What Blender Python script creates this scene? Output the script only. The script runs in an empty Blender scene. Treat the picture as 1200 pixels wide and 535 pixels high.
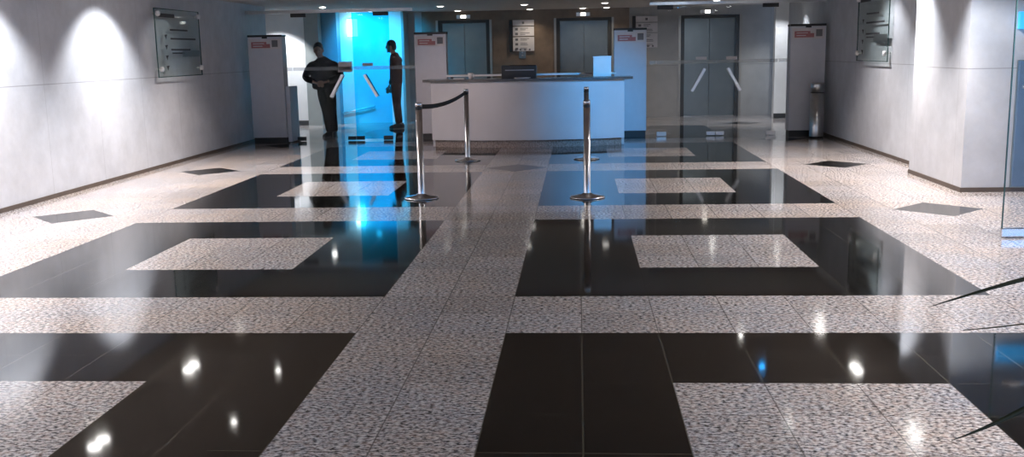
import bpy, bmesh, math, random
from mathutils import Vector, Matrix, Euler
random.seed(7)
SC = bpy.context.scene
COL = SC.collection
PI = math.pi
H = 2.34                       # ceiling height
WX = 4.85                      # half width of the hall

# ------------------------------------------------------------------ materials
def new_mat(name):
    m = bpy.data.materials.new(name); m.use_nodes = True
    nt = m.node_tree
    return m, nt, nt.nodes['Principled BSDF']

def mat(name, col, rough=.5, metal=0., spec=.5, noise=0., nscale=8., emit=None, estr=0., bump=0., coat=0.):
    m, nt, b = new_mat(name)
    b.inputs['Base Color'].default_value = (*col, 1)
    b.inputs['Roughness'].default_value = rough
    b.inputs['Metallic'].default_value = metal
    b.inputs['Specular IOR Level'].default_value = spec
    b.inputs['Coat Weight'].default_value = coat
    if noise:
        tc = nt.nodes.new('ShaderNodeTexCoord')
        n = nt.nodes.new('ShaderNodeTexNoise'); n.inputs['Scale'].default_value = nscale; n.inputs['Detail'].default_value = 5
        r = nt.nodes.new('ShaderNodeValToRGB')
        r.color_ramp.elements[0].position = .3; r.color_ramp.elements[1].position = .7
        r.color_ramp.elements[0].color = (*[c*(1-noise) for c in col], 1)
        r.color_ramp.elements[1].color = (*[min(1, c*(1+noise)) for c in col], 1)
        nt.links.new(tc.outputs['Object'], n.inputs['Vector'])
        nt.links.new(n.outputs['Fac'], r.inputs['Fac'])
        nt.links.new(r.outputs['Color'], b.inputs['Base Color'])
        if bump:
            bp = nt.nodes.new('ShaderNodeBump'); bp.inputs['Strength'].default_value = bump
            nt.links.new(n.outputs['Fac'], bp.inputs['Height']); nt.links.new(bp.outputs['Normal'], b.inputs['Normal'])
    if emit:
        b.inputs['Emission Color'].default_value = (*emit, 1)
        b.inputs['Emission Strength'].default_value = estr
    return m

def math_node(nt, op, a, b=None, c=None):
    n = nt.nodes.new('ShaderNodeMath'); n.operation = op
    for i, v in enumerate((a, b, c)):
        if v is None: continue
        if isinstance(v, (int, float)): n.inputs[i].default_value = v
        else: nt.links.new(v, n.inputs[i])
    return n.outputs[0]

def mix_col(nt, fac, a, b, blend='MIX'):
    n = nt.nodes.new('ShaderNodeMix'); n.data_type = 'RGBA'; n.blend_type = blend
    for sock, v in ((n.inputs[0], fac), (n.inputs[6], a), (n.inputs[7], b)):
        if isinstance(v, (int, float)): sock.default_value = v
        elif isinstance(v, tuple): sock.default_value = (*v, 1)
        else: nt.links.new(v, sock)
    return n.outputs[2]

def grid_line(nt, coord, pitch, off, half):
    """1 within half of a multiple of pitch"""
    f = math_node(nt, 'FRACT', math_node(nt, 'DIVIDE', math_node(nt, 'ADD', coord, off), pitch))
    d = math_node(nt, 'MINIMUM', f, math_node(nt, 'SUBTRACT', 1., f))
    return math_node(nt, 'LESS_THAN', d, half/pitch)

def floor_mat(name, dark):
    m, nt, b = new_mat(name)
    tc = nt.nodes.new('ShaderNodeTexCoord')
    sp = nt.nodes.new('ShaderNodeSeparateXYZ'); nt.links.new(tc.outputs['Object'], sp.inputs[0])
    gx = grid_line(nt, sp.outputs[0], .4, 40., .0032); gy = grid_line(nt, sp.outputs[1], .4, 40., .0026)
    g = math_node(nt, 'MAXIMUM', gx, gy)
    # tile to tile tone
    fl = nt.nodes.new('ShaderNodeVectorMath'); fl.operation = 'SCALE'; fl.inputs['Scale'].default_value = 2.5
    nt.links.new(tc.outputs['Object'], fl.inputs[0])
    f2 = nt.nodes.new('ShaderNodeVectorMath'); f2.operation = 'FLOOR'; nt.links.new(fl.outputs[0], f2.inputs[0])
    wn = nt.nodes.new('ShaderNodeTexWhiteNoise'); wn.noise_dimensions = '2D'; nt.links.new(f2.outputs[0], wn.inputs['Vector'])
    tone = math_node(nt, 'MULTIPLY_ADD', wn.outputs['Value'], .22, .89)
    if dark:
        n = nt.nodes.new('ShaderNodeTexNoise'); n.inputs['Scale'].default_value = 120; n.inputs['Detail'].default_value = 3
        nt.links.new(tc.outputs['Object'], n.inputs['Vector'])
        r = nt.nodes.new('ShaderNodeValToRGB')
        r.color_ramp.elements[0].position = .45; r.color_ramp.elements[0].color = (.0040, .0034, .0026, 1)
        r.color_ramp.elements[1].position = .75; r.color_ramp.elements[1].color = (.010, .0088, .0068, 1)
        nt.links.new(n.outputs['Fac'], r.inputs['Fac'])
        c = mix_col(nt, g, r.outputs['Color'], (.075, .068, .05))
        b.inputs['Roughness'].default_value = .055
    else:
        mp = nt.nodes.new('ShaderNodeMapping'); mp.inputs['Scale'].default_value = (.8, 1.25, 1)
        nt.links.new(tc.outputs['Object'], mp.inputs[0])
        n = nt.nodes.new('ShaderNodeTexNoise'); n.inputs['Scale'].default_value = 56; n.inputs['Detail'].default_value = 3; n.inputs['Roughness'].default_value = .62
        nt.links.new(mp.outputs[0], n.inputs['Vector'])
        r = nt.nodes.new('ShaderNodeValToRGB'); e = r.color_ramp.elements
        e[0].position = .36; e[0].color = (.035, .035, .038, 1)
        e[1].position = .44; e[1].color = (.20, .195, .20, 1)
        for p, cc in ((.50, (.42, .40, .40)), (.57, (.64, .62, .60)), (.68, (.80, .78, .75))):
            x = e.new(p); x.color = (*cc, 1)
        nt.links.new(n.outputs['Fac'], r.inputs['Fac'])
        n2 = nt.nodes.new('ShaderNodeTexNoise'); n2.inputs['Scale'].default_value = 26; n2.inputs['Detail'].default_value = 2
        nt.links.new(tc.outputs['Object'], n2.inputs['Vector'])
        r2 = nt.nodes.new('ShaderNodeValToRGB'); r2.color_ramp.elements[0].position = .45; r2.color_ramp.elements[1].position = .68
        nt.links.new(n2.outputs['Fac'], r2.inputs['Fac'])
        c = mix_col(nt, math_node(nt, 'MULTIPLY', r2.outputs['Color'], .75), r.outputs['Color'], (.62, .45, .37), 'MIX')
        c0 = mix_col(nt, .42, r.outputs['Color'], c)
        tcol = nt.nodes.new('ShaderNodeCombineColor')
        for i in range(3): nt.links.new(tone, tcol.inputs[i])
        n3 = nt.nodes.new('ShaderNodeTexNoise'); n3.inputs['Scale'].default_value = 1.3; n3.inputs['Detail'].default_value = 3
        nt.links.new(tc.outputs['Object'], n3.inputs['Vector'])
        r3 = nt.nodes.new('ShaderNodeValToRGB'); r3.color_ramp.elements[0].position = .36; r3.color_ramp.elements[1].position = .64
        r3.color_ramp.elements[0].color = (.86, .88, .93, 1); r3.color_ramp.elements[1].color = (1, .93, .88, 1)
        nt.links.new(n3.outputs['Fac'], r3.inputs['Fac'])
        c1 = mix_col(nt, 1., mix_col(nt, 1., c0, r3.outputs['Color'], 'MULTIPLY'), tcol.outputs[0], 'MULTIPLY')
        c = mix_col(nt, math_node(nt, 'MULTIPLY', g, .7), c1, (.10, .09, .085))
        b.inputs['Roughness'].default_value = .10
    nt.links.new(c, b.inputs['Base Color'])
    b.inputs['IOR'].default_value = 1.52
    return m

def wall_mat(name, col, seam_z=1.21, pitch=1.2, off=.33, axis=1, rough=.6):
    m, nt, b = new_mat(name)
    tc = nt.nodes.new('ShaderNodeTexCoord')
    sp = nt.nodes.new('ShaderNodeSeparateXYZ'); nt.links.new(tc.outputs['Object'], sp.inputs[0])
    n = nt.nodes.new('ShaderNodeTexNoise'); n.inputs['Scale'].default_value = 3.2; n.inputs['Detail'].default_value = 8; n.inputs['Roughness'].default_value = .65
    nt.links.new(tc.outputs['Object'], n.inputs['Vector'])
    r = nt.nodes.new('ShaderNodeValToRGB')
    r.color_ramp.elements[0].position = .3; r.color_ramp.elements[1].position = .75
    r.color_ramp.elements[0].color = (*[c*.86 for c in col], 1); r.color_ramp.elements[1].color = (*[min(1, c*1.08) for c in col], 1)
    nt.links.new(n.outputs['Fac'], r.inputs['Fac'])
    gz = math_node(nt, 'LESS_THAN', math_node(nt, 'ABSOLUTE', math_node(nt, 'SUBTRACT', sp.outputs[2], seam_z)), .0045)
    gv = grid_line(nt, sp.outputs[axis], pitch, 40+off, .0035)
    g = math_node(nt, 'MAXIMUM', gz, math_node(nt, 'MULTIPLY', gv, .6))
    c = mix_col(nt, math_node(nt, 'MULTIPLY', g, .6), r.outputs['Color'], tuple(x*.35 for x in col))
    nt.links.new(c, b.inputs['Base Color'])
    b.inputs['Roughness'].default_value = rough; b.inputs['Specular IOR Level'].default_value = .22
    return m

def glass_mat(name, tint=(.93, .97, .96), refl=1.0):
    m = bpy.data.materials.new(name); m.use_nodes = True
    nt = m.node_tree; nt.nodes.clear()
    o = nt.nodes.new('ShaderNodeOutputMaterial'); mx = nt.nodes.new('ShaderNodeMixShader')
    t = nt.nodes.new('ShaderNodeBsdfTransparent'); t.inputs[0].default_value = (*tint, 1)
    gl = nt.nodes.new('ShaderNodeBsdfGlossy'); gl.inputs['Roughness'].default_value = .01
    gl.inputs[0].default_value = (.9, .95, 1, 1)
    ge = nt.nodes.new('ShaderNodeNewGeometry'); dt = nt.nodes.new('ShaderNodeVectorMath'); dt.operation = 'DOT_PRODUCT'
    nt.links.new(ge.outputs['Incoming'], dt.inputs[0]); nt.links.new(ge.outputs['Normal'], dt.inputs[1])
    k = math_node(nt, 'POWER', math_node(nt, 'SUBTRACT', 1., math_node(nt, 'ABSOLUTE', dt.outputs['Value'])), 5.)
    nt.links.new(math_node(nt, 'MULTIPLY', math_node(nt, 'MULTIPLY_ADD', k, .96, .04), refl), mx.inputs[0])
    nt.links.new(t.outputs[0], mx.inputs[1]); nt.links.new(gl.outputs[0], mx.inputs[2])
    nt.links.new(mx.outputs[0], o.inputs[0])
    return m

def frosted_mat(name, col, alpha):
    m = bpy.data.materials.new(name); m.use_nodes = True
    nt = m.node_tree; nt.nodes.clear()
    o = nt.nodes.new('ShaderNodeOutputMaterial'); mx = nt.nodes.new('ShaderNodeMixShader'); mx.inputs[0].default_value = alpha
    t = nt.nodes.new('ShaderNodeBsdfTransparent'); d = nt.nodes.new('ShaderNodeBsdfDiffuse'); d.inputs[0].default_value = (*col, 1)
    nt.links.new(t.outputs[0], mx.inputs[1]); nt.links.new(d.outputs[0], mx.inputs[2]); nt.links.new(mx.outputs[0], o.inputs[0])
    return m

M = {}
M['granite'] = floor_mat('speckled_granite', False)
M['black'] = floor_mat('black_granite', True)
M['wall'] = wall_mat('grey_stone_wall', (.57, .585, .625), axis=1)
M['wall_x'] = wall_mat('grey_stone_wall_front', (.53, .545, .58), axis=0, off=.2)
M['lobby_stone'] = wall_mat('lobby_stone', (.42, .42, .41), seam_z=1.1, axis=0, pitch=.9, off=.1)
M['brown'] = mat('brown_veneer', (.20, .145, .10), .35, noise=.18, nscale=5)
M['white_wall'] = mat('white_paint', (.80, .82, .84), .6, noise=.03)
M['dark_column'] = mat('grey_column_paint', (.30, .33, .33), .5, noise=.06)
M['ceiling_hall'] = mat('hall_ceiling_paint', (.20, .17, .145), .8, noise=.05)
M['ceiling'] = mat('ceiling_paint', (.55, .52, .49), .8, noise=.05)
M['kick'] = mat('dark_skirting', (.035, .04, .045), .5, noise=.1)
M['kick_warm'] = mat('brown_skirting', (.10, .075, .06), .5, noise=.1)
M['steel'] = mat('brushed_steel', (.62, .62, .62), .28, metal=1, noise=.06, nscale=30)
M['chrome'] = mat('polished_chrome', (.92, .93, .97), .20, metal=1, noise=.03, nscale=20)
M['elev'] = mat('elevator_steel', (.25, .285, .29), .3, metal=.85, noise=.06, nscale=4)
M['elev_frame'] = mat('elevator_dark_frame', (.05, .05, .048), .4, metal=.3, noise=.1)
M['elev_side'] = mat('elevator_frame_steel', (.42, .40, .36), .35, metal=.8, noise=.05)
M['panel'] = mat('white_enamel', (.62, .64, .70), .35, noise=.03)
M['panel_dark'] = mat('dark_plastic', (.02, .021, .024), .45, noise=.1)
M['sticker'] = mat('sticker_white', (.66, .63, .64), .5, noise=.05)
M['red'] = mat('sticker_red', (.42, .16, .17), .5, noise=.1)
M['ink'] = mat('dark_print', (.03, .03, .035), .6, noise=.1)
M['ink_soft'] = mat('grey_print', (.16, .16, .17), .6, noise=.1)
M['desk'] = mat('desk_laminate', (.50, .50, .52), .3, noise=.05, nscale=2, coat=.2)
M['desk_top'] = mat('dark_granite_top', (.06, .055, .055), .15, noise=.5, nscale=90)
M['desk_base'] = mat('desk_granite_base', (.22, .18, .16), .25, noise=.5, nscale=60)
M['white'] = mat('white_plastic', (.80, .80, .80), .4, noise=.03)
M['paper'] = mat('white_paper', (.82, .80, .80), .7, noise=.03)
M['belt'] = mat('black_belt', (.012, .011, .012), .75, noise=.2, nscale=60)
M['blackp'] = mat('black_plastic', (.012, .012, .013), .35, noise=.1)
M['screen_line'] = mat('monitor_stripe', (.25, .26, .28), .4, noise=.05)
M['glass'] = glass_mat('clear_glass', (.985,.99,.99), .2)
M['glass_edge'] = mat('glass_edge', (.04, .09, .09), .2, noise=.1)
M['plaque'] = glass_mat('plaque_glass', (.90, .93, .92), .35)
M['blue_glass'] = glass_mat('cyan_tinted_glass', (.22, .84, 1.0), .3)
M['band'] = frosted_mat('frosted_band', (.75, .80, .80), .28)
M['bulb'] = mat('lamp_diffuser', (.9, .9, .9), .5, noise=.01, emit=(1, .97, .92), estr=28)
M['bulb_soft'] = mat('lamp_diffuser_dim', (.9, .9, .9), .5, noise=.01, emit=(1, .93, .82), estr=6)
M['bulb_lobby'] = mat('lobby_lamp_diffuser', (.9, .9, .9), .5, noise=.01, emit=(1, .95, .88), estr=4.5)
M['bulb_blue'] = mat('lamp_diffuser_blue', (.2, .6, .9), .5, noise=.01, emit=(.02, .38, 1), estr=26)
M['bulb_cyan'] = mat('lamp_diffuser_cyan', (.5, .8, .9), .5, noise=.01, emit=(.45, .88, 1), estr=9)
M['blue_box'] = mat('blue_backlit_sign', (.05, .3, .7), .4, noise=.05, emit=(.03, .45, .95), estr=.85)  # emission imitates the bright blue reflection in the door glass
M['blue_banner'] = mat('blue_display', (.12, .17, .24), .4, noise=.1, emit=(.02, .13, .36), estr=.10)  # faint glow and blue tint put in for the dimmer glass reflection
M['leaf'] = mat('dark_leaf', (.020, .024, .010), .45, noise=.35, nscale=25)
M['pot'] = mat('clay_pot', (.10, .085, .075), .6, noise=.2)
M['soil'] = mat('potting_soil', (.03, .022, .016), .95, noise=.4, nscale=60, bump=.4)
M['skin'] = mat('skin', (.30, .165, .115), .5, noise=.08)
M['jacket'] = mat('black_jacket', (.005, .0055, .007), .9, spec=.08, noise=.25, nscale=30)
M['trousers'] = mat('dark_trousers', (.005, .0055, .007), .9, spec=.08, noise=.2, nscale=30)
M['brown_cloth'] = mat('dark_brown_cloth', (.050, .020, .014), .9, spec=.1, noise=.2, nscale=30)
M['hair'] = mat('black_hair', (.008, .007, .007), .55, noise=.3, nscale=80)
M['shoe'] = mat('black_shoe', (.01, .009, .009), .3, noise=.1)
M['eye'] = mat('eye', (.10, .09, .085), .2, noise=.02)

# ------------------------------------------------------------------ geometry helpers
class MB:
    """collects shapes and links them as ONE mesh object"""
    def __init__(s): s.bm = bmesh.new(); s.mats = []; s.cur = 0
    def use(s, m):
        if m not in s.mats: s.mats.append(m)
        s.cur = s.mats.index(m); return s
    def _tag(s, faces):
        for f in faces: f.material_index = s.cur
    def box(s, x0, x1, y0, y1, z0, z1, bevel=0., mtx=None):
        before = set(s.bm.faces)
        vs = [s.bm.verts.new(v) for v in ((x0,y0,z0),(x1,y0,z0),(x1,y1,z0),(x0,y1,z0),(x0,y0,z1),(x1,y0,z1),(x1,y1,z1),(x0,y1,z1))]
        fs = [s.bm.faces.new([vs[i] for i in q]) for q in ((3,2,1,0),(4,5,6,7),(0,1,5,4),(1,2,6,5),(2,3,7,6),(3,0,4,7))]
        if bevel:
            es = list({e for f in fs for e in f.edges})
            bmesh.ops.bevel(s.bm, geom=es, offset=bevel, segments=2, affect='EDGES', profile=.5)
        new = [f for f in s.bm.faces if f not in before]
        if mtx is not None:
            bmesh.ops.transform(s.bm, matrix=mtx, verts=list({v for f in new for v in f.verts}))
        s._tag(new); return s
    def poly(s, pts):
        f = s.bm.faces.new([s.bm.verts.new(p) for p in pts]); f.material_index = s.cur; return s
    def prism(s, pts, z0, z1):
        """closed plan outline (counter clockwise) extruded z0..z1"""
        a = [s.bm.verts.new((x, y, z0)) for x, y in pts]; b = [s.bm.verts.new((x, y, z1)) for x, y in pts]
        n = len(pts); fs = [s.bm.faces.new(a[::-1]), s.bm.faces.new(b)]
        for i in range(n): fs.append(s.bm.faces.new((a[i], a[(i+1)%n], b[(i+1)%n], b[i])))
        s._tag(fs); return s
    def lathe(s, prof, seg=32, c=(0,0,0), mtx=None, smooth=True):
        rings = []; fs = []; vs_all = []
        for r, z in prof:
            if r < 1e-6: ring = [s.bm.verts.new((c[0], c[1], c[2]+z))]
            else: ring = [s.bm.verts.new((c[0]+r*math.cos(2*PI*k/seg), c[1]+r*math.sin(2*PI*k/seg), c[2]+z)) for k in range(seg)]
            rings.append(ring); vs_all += ring
        for a, b in zip(rings, rings[1:]):
            for k in range(seg):
                k2 = (k+1) % seg
                if len(a) == 1 and len(b) == 1: continue
                if len(a) == 1: q = (a[0], b[k2], b[k]) if False else (a[0], b[k], b[k2])
                elif len(b) == 1: q = (a[k], a[k2], b[0])
                else: q = (a[k], a[k2], b[k2], b[k])
                f = s.bm.faces.new(q); f.smooth = smooth; fs.append(f)
        if mtx is not None: bmesh.ops.transform(s.bm, matrix=mtx, verts=vs_all)
        s._tag(fs); return s
    def tube(s, pts, r, seg=12):
        pts = [Vector(p) for p in pts]; rs = r if isinstance(r, (list, tuple)) else [r]*len(pts)
        rings = []; fs = []
        for i, p in enumerate(pts):
            t = (pts[min(i+1, len(pts)-1)] - pts[max(i-1, 0)]).normalized()
            a = t.cross(Vector((0,0,1)) if abs(t.z) < .9 else Vector((1,0,0))).normalized(); b = t.cross(a)
            rings.append([s.bm.verts.new(p + rs[i]*(a*math.cos(2*PI*k/seg) + b*math.sin(2*PI*k/seg))) for k in range(seg)])
        for a, b in zip(rings, rings[1:]):
            for k in range(seg):
                f = s.bm.faces.new((a[k], a[(k+1)%seg], b[(k+1)%seg], b[k])); f.smooth = True; fs.append(f)
        fs.append(s.bm.faces.new(rings[0][::-1])); fs.append(s.bm.faces.new(rings[-1]))
        s._tag(fs); return s
    def ball(s, c, rx, ry, rz, seg=20):
        mtx = Matrix.Translation(c) @ Matrix.Diagonal((rx, ry, rz, 1))
        g = bmesh.ops.create_uvsphere(s.bm, u_segments=seg, v_segments=seg//2+2, radius=1, matrix=mtx)
        fs = {f for v in g['verts'] for f in v.link_faces}
        for f in fs: f.smooth = True
        s._tag(fs); return s
    def build(s, name, m=None, parent=None):
        bmesh.ops.recalc_face_normals(s.bm, faces=s.bm.faces[:])
        me = bpy.data.meshes.new(name); s.bm.to_mesh(me); s.bm.free()
        for k in (s.mats if m is None else [M[m]]): me.materials.append(M[k] if isinstance(k, str) else k)
        o = bpy.data.objects.new(name, me); COL.objects.link(o)
        if parent: o.parent = parent
        return o

def tag(o, label=None, cat=None, group=None, kind=None):
    for k, v in (('label', label), ('category', cat), ('group', group), ('kind', kind)):
        if v: o[k] = v
    return o
def thing(name, label, cat, loc=(0,0,0), rz=0., group=None, kind=None):
    o = bpy.data.objects.new(name, None); COL.objects.link(o)
    o.empty_display_size = .1; o.location = loc; o.rotation_euler = (0,0,rz)
    return tag(o, label, cat, group, kind)
def struct(o, label, cat): return tag(o, label, cat, None, 'structure')
def copy_tree(o, parent=None):
    c = o.copy(); COL.objects.link(c)
    if parent: c.parent = parent
    for ch in list(o.children): copy_tree(ch, c)
    return c
B = lambda *a, **k: MB().box(*a, **k)

# ------------------------------------------------------------------ floor
def make_floor():
    fl = MB(); fl.use('granite'); fl.use('black')
    T = .4
    dia = [(4, y) for y in (.4, 4, 7.6, 11.2, 14.8)] + [(-4, y) for y in (.4, 4, 7.6, 11.2, 14.8)] + [(0, 7.6)]
    cells = set()
    for (x, y) in dia:
        i0, j0 = round(x/T)-1, round(y/T)-1
        cells |= {(i0,j0),(i0+1,j0),(i0,j0+1),(i0+1,j0+1)}
    cache = {}
    def v(x, y):
        k = (round(x,4), round(y,4))
        if k not in cache: cache[k] = fl.bm.verts.new((x, y, 0))
        return cache[k]
    def face(pts, dark):
        f = fl.bm.faces.new([v(*p) for p in pts]); f.material_index = 1 if dark else 0
    def dark_tile(i, j):
        if j >= 36 or j < -16: return False
        a = i if i >= 0 else -i-1           # 0 = next to the centre line
        if a < 1 or a > 7: return False
        k = (j+7) % 9                       # seven tiles of block, two of gap
        if k > 6: return False
        return not (3 <= a <= 5 and 2 <= k <= 4)
    for i in range(-19, 17):
        for j in range(-16, 43):
            if (i, j) in cells: continue
            x, y = i*T, j*T
            face(((x,y),(x+T,y),(x+T,y+T),(x,y+T)), dark_tile(i, j))
    for (x, y) in dia:
        face(((x-T,y),(x,y-T),(x+T,y),(x,y+T)), True)
        for sx, sy in ((1,1),(1,-1),(-1,1),(-1,-1)):
            face(((x+sx*T,y+sy*T),(x,y+sy*T),(x+sx*T,y)), False)
    g = bmesh.ops.extrude_face_region(fl.bm, geom=fl.bm.faces[:])
    bmesh.ops.translate(fl.bm, vec=(0,0,-.12), verts=[e for e in g['geom'] if isinstance(e, bmesh.types.BMVert)])
    o = fl.build('floor')
    return struct(o, 'polished granite floor with black granite rectangles and diamonds', 'floor')
make_floor()

# ------------------------------------------------------------------ shell
o = B(-7.6, 6.8, -6.4, 10.4, H, H+.1).build('ceiling', 'ceiling_hall'); struct(o, 'low brownish ceiling over the hall', 'ceiling')
o = B(-7.6, 6.8, 10.4, 17.3, H, H+.1).build('ceiling', 'ceiling'); struct(o, 'low greyish ceiling over the elevator lobby', 'ceiling')
o = B(-WX-.2, -WX, -6.4, 13.1, 0, H).build('wall_left', 'wall'); struct(o, 'pale grey panelled wall along the left', 'wall')
o = B(WX, WX+.2, 6.64, 14.9, 0, H).build('wall_right', 'wall'); struct(o, 'grey panelled wall along the right beyond the pillar', 'wall')
# pillar
pb = MB(); pb.use('wall').box(4.58, 6.4, 5.05, 6.64, 0, H)
for f in pb.bm.faces:
    if abs(f.normal.y) > .9 or abs(f.calc_center_median().y-5.05) < 1e-3: pass
pb.mats.append('wall_x')
pb.bm.faces.ensure_lookup_table(); pb.bm.normal_update()
for f in pb.bm.faces:
    if abs(f.normal.y) > .9: f.material_index = 1
o = pb.build('pillar'); struct(o, 'broad grey stone pillar jutting out at the right', 'pillar')
o = B(6.4, 6.6, -6.4, 6.64, 0, H).build('wall_recess', 'wall'); struct(o, 'wall of the recess behind the right glass door', 'wall')
# skirting
o = B(-WX, -WX+.012, -6.4, 13.1, 0, .045).build('baseboard_left', 'kick_warm'); struct(o, 'thin brown skirting at the foot of the left wall', 'baseboard')
o = B(WX-.012, WX, 6.64, 14.9, 0, .045).build('baseboard_right', 'kick_warm'); struct(o, 'thin brown skirting at the foot of the right wall', 'baseboard')
bp = MB(); bp.box(4.568, 4.58, 5.038, 6.64, 0, .045).box(4.58, 6.4, 5.038, 5.05, 0, .045)
o = bp.build('baseboard_pillar', 'kick_warm'); struct(o, 'thin brown skirting around the pillar foot', 'baseboard')

# elevator lobby: back wall with three lift openings
E1, E2, E3 = (-2.24, -1.12), (.33, 1.52), (3.0, 4.24)
ET = 2.15
wb = MB(); wb.use('lobby_stone'); wb.use('brown')
for a, b, m in ((-2.95,-2.6,'lobby_stone'),(-2.6,E1[0],'brown'),(E1[1],E2[0],'brown'),(E2[1],1.9,'brown'),(1.9,E3[0],'lobby_stone'),(E3[1],5.05,'lobby_stone')):
    wb.use(m).box(a, b, 17, 17.3, 0, H)
for (a, b), m in ((E1,'brown'),(E2,'brown'),(E3,'lobby_stone')): wb.use(m).box(a, b, 17, 17.3, ET, H)
wb.use('lobby_stone').box(-2.95, 5.05, 17.3, 17.45, 0, H)
o = wb.build('wall_back'); struct(o, 'far wall of the elevator lobby in brown veneer and grey stone', 'wall')
o = B(-2.95, -2.9, 16.4, 17.0, 0, H).build('wall_return', 'dark_column'); struct(o, 'short return wall beside the blue lit recess', 'wall')
o = B(-4.6, -2.95, 16.4, 16.6, 0, H).build('wall_far_left', 'white_wall'); struct(o, 'white wall washed with bright blue light', 'wall')
M['pier'] = mat('blue_grey_paint', (.10, .26, .36), .6, noise=.05)  # dark blue of the unlit wall strip put into the paint
o = B(-4.6, -4.27, 16.1, 16.4, 0, H).build('pillar', 'pier'); struct(o, 'darker blue pier behind the standing person', 'pillar')  # added block, stands in for the unlit blue wall strip
o = B(-4.9, -4.6, 15.85, 16.6, 0, H).build('column', 'dark_column'); struct(o, 'grey column between the white wall and the blue light', 'column')
o = B(-7.6, -4.9, 15.95, 16.15, 0, H).build('wall_lobby_left', 'white_wall'); struct(o, 'brightly lit white wall behind the left security panel', 'wall')
o = B(-7.6, -4.9, 15.935, 15.95, 0, .1).build('baseboard_lobby_left', 'kick'); struct(o, 'dark skirting below the white wall at left', 'baseboard')
o = B(4.81, 6.8, 16.0, 16.2, 0, H).build('wall_lobby_right', 'white_wall'); struct(o, 'white wall strip beside the right security panel', 'wall')
o = B(4.81, 6.8, 15.985, 16.0, 0, .1).build('baseboard_lobby_right', 'kick'); struct(o, 'dark skirting below the white wall strip at right', 'baseboard')
o = B(-7.6, -7.4, 13.1, 15.95, 0, H).build('wall_corridor_left', 'white_wall'); struct(o, 'end wall of the side corridor at left', 'wall')
o = B(-7.6, -WX-.2, 12.9, 13.1, 0, H).build('wall_corridor_near', 'white_wall'); struct(o, 'near wall of the side corridor at left', 'wall')
o = B(6.6, 6.8, 14.7, 16.0, 0, H).build('wall_corridor_right', 'white_wall'); struct(o, 'end wall of the side corridor at right', 'wall')
o = B(WX+.2, 6.8, 14.7, 14.9, 0, H).build('wall_corridor_front', 'white_wall'); struct(o, 'near wall of the side corridor at right', 'wall')

def elevator(n, a, b, label):
    d = thing('door_%d' % n, label, 'elevator door', ((a+b)/2, 17, 0), 0, None, 'structure')
    w = (b-a)/2
    f = MB(); f.use('elev_frame').box(-w+.001, -w+.075, -.012, .14, 0, ET-.001).box(w-.075, w-.001, -.012, .14, 0, ET-.001).box(-w+.075, w-.075, -.012, .14, ET-.06, ET-.001)
    f.use('elev_side').box(w+.002, w+.05, -.02, -.002, 0, ET).box(-w-.05, -w-.002, -.02, -.002, 0, ET)
    f.build('frame', None, d)
    for s in (-1, 1):
        x0, x1 = (-w+.078, -.004) if s < 0 else (.004, w-.078)
        B(x0, x1, .09, .13, .012, ET-.065).build('door_leaf', 'elev', d)
    B(-w+.078, w-.078, .02, .2, 0.0005, .01).build('sill', 'steel', d)
    return d
elevator(1, *E1, 'steel elevator door at the back, behind the panel left of the desk')
elevator(2, *E2, 'steel elevator door at the back above the right half of the desk')
elevator(3, *E3, 'steel elevator door at the back, seen through the right glass doors')

def lantern(x, label):
    t = thing('elevator_lantern', label, 'indicator light', (x, 16.999, 2.22), 0, 'lanterns above the elevators')
    B(-.15, .15, -.03, 0, -.04, .04, bevel=.006).build('housing', 'steel', t)
    B(-.055, .055, -.04, -.028, -.03, .03, bevel=.005).build('lamp', 'bulb_soft', t)
lantern(-1.68, 'small lit lantern above the elevator behind the left of the desk')
lantern(.91, 'small lit lantern above the elevator right of the brown wall sign')
lantern(3.56, 'small lit lantern above the elevator behind the right glass doors')

# call button plate below the wall sign
t = thing('call_button_panel', 'small greenish steel call plate below the directory on the brown wall', 'call panel', (-.41, 17, 1.40))
B(-.075, .075, -.015, 0, -.09, .09, bevel=.006).build('plate', 'elev', t)
for z in (-.035, .035):
    MB().lathe([(0,0),(.02,0),(.02,.008),(0,.01)], 16, mtx=Matrix.Translation((0,-.015,z)) @ Matrix.Rotation(PI/2,4,'X')).build('button', 'chrome', t)

# directory signs on the back wall: black spine and stacked pale plates
def lobby_sign(x, z0, label, w=.54):
    t = thing('directory_sign', label, 'wall sign', (x, 16.99, z0), 0, 'directory signs in the elevator lobby')
    B(0, .07, -.04, 0, 0, .68, bevel=.004).build('spine', 'panel_dark', t)
    for (za, zb), rows in (((.55,.67), 1), ((.33,.53), 2), ((.01,.31), 3)):
        p = B(.08, w, -.03, -.005, za, zb, bevel=.003).build('plate', 'sticker', t)
        k = MB()
        for r in range(rows):
            zc = zb - (zb-za)*(r+.5)/rows
            if rows == 1:
                k.box(.28, .33, -.033, -.0302, zc-.025, zc+.025)
            else:
                k.prism([(.13,-.033),(.19,-.033),(.19,-.0302),(.13,-.0302)], zc-.028, zc+.022)
                k.box(.24, .24+random.uniform(.14,.24), -.033, -.0302, zc+.008, zc+.02)
                k.box(.24, .24+random.uniform(.10,.22), -.033, -.0302, zc-.022, zc-.01)
        if rows == 3:
            for q in range(4): k.box(.12+q*.1, .16+q*.1, -.033, -.0302, za+.012, za+.05)
        k.build('lettering', 'ink_soft', p)
    return t
lobby_sign(-.69, 1.455, 'pale directory sign with black spine on the brown wall between two elevators')
lobby_sign(1.96, 1.48, 'pale directory sign with black spine partly behind the right desk panel')

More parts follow.
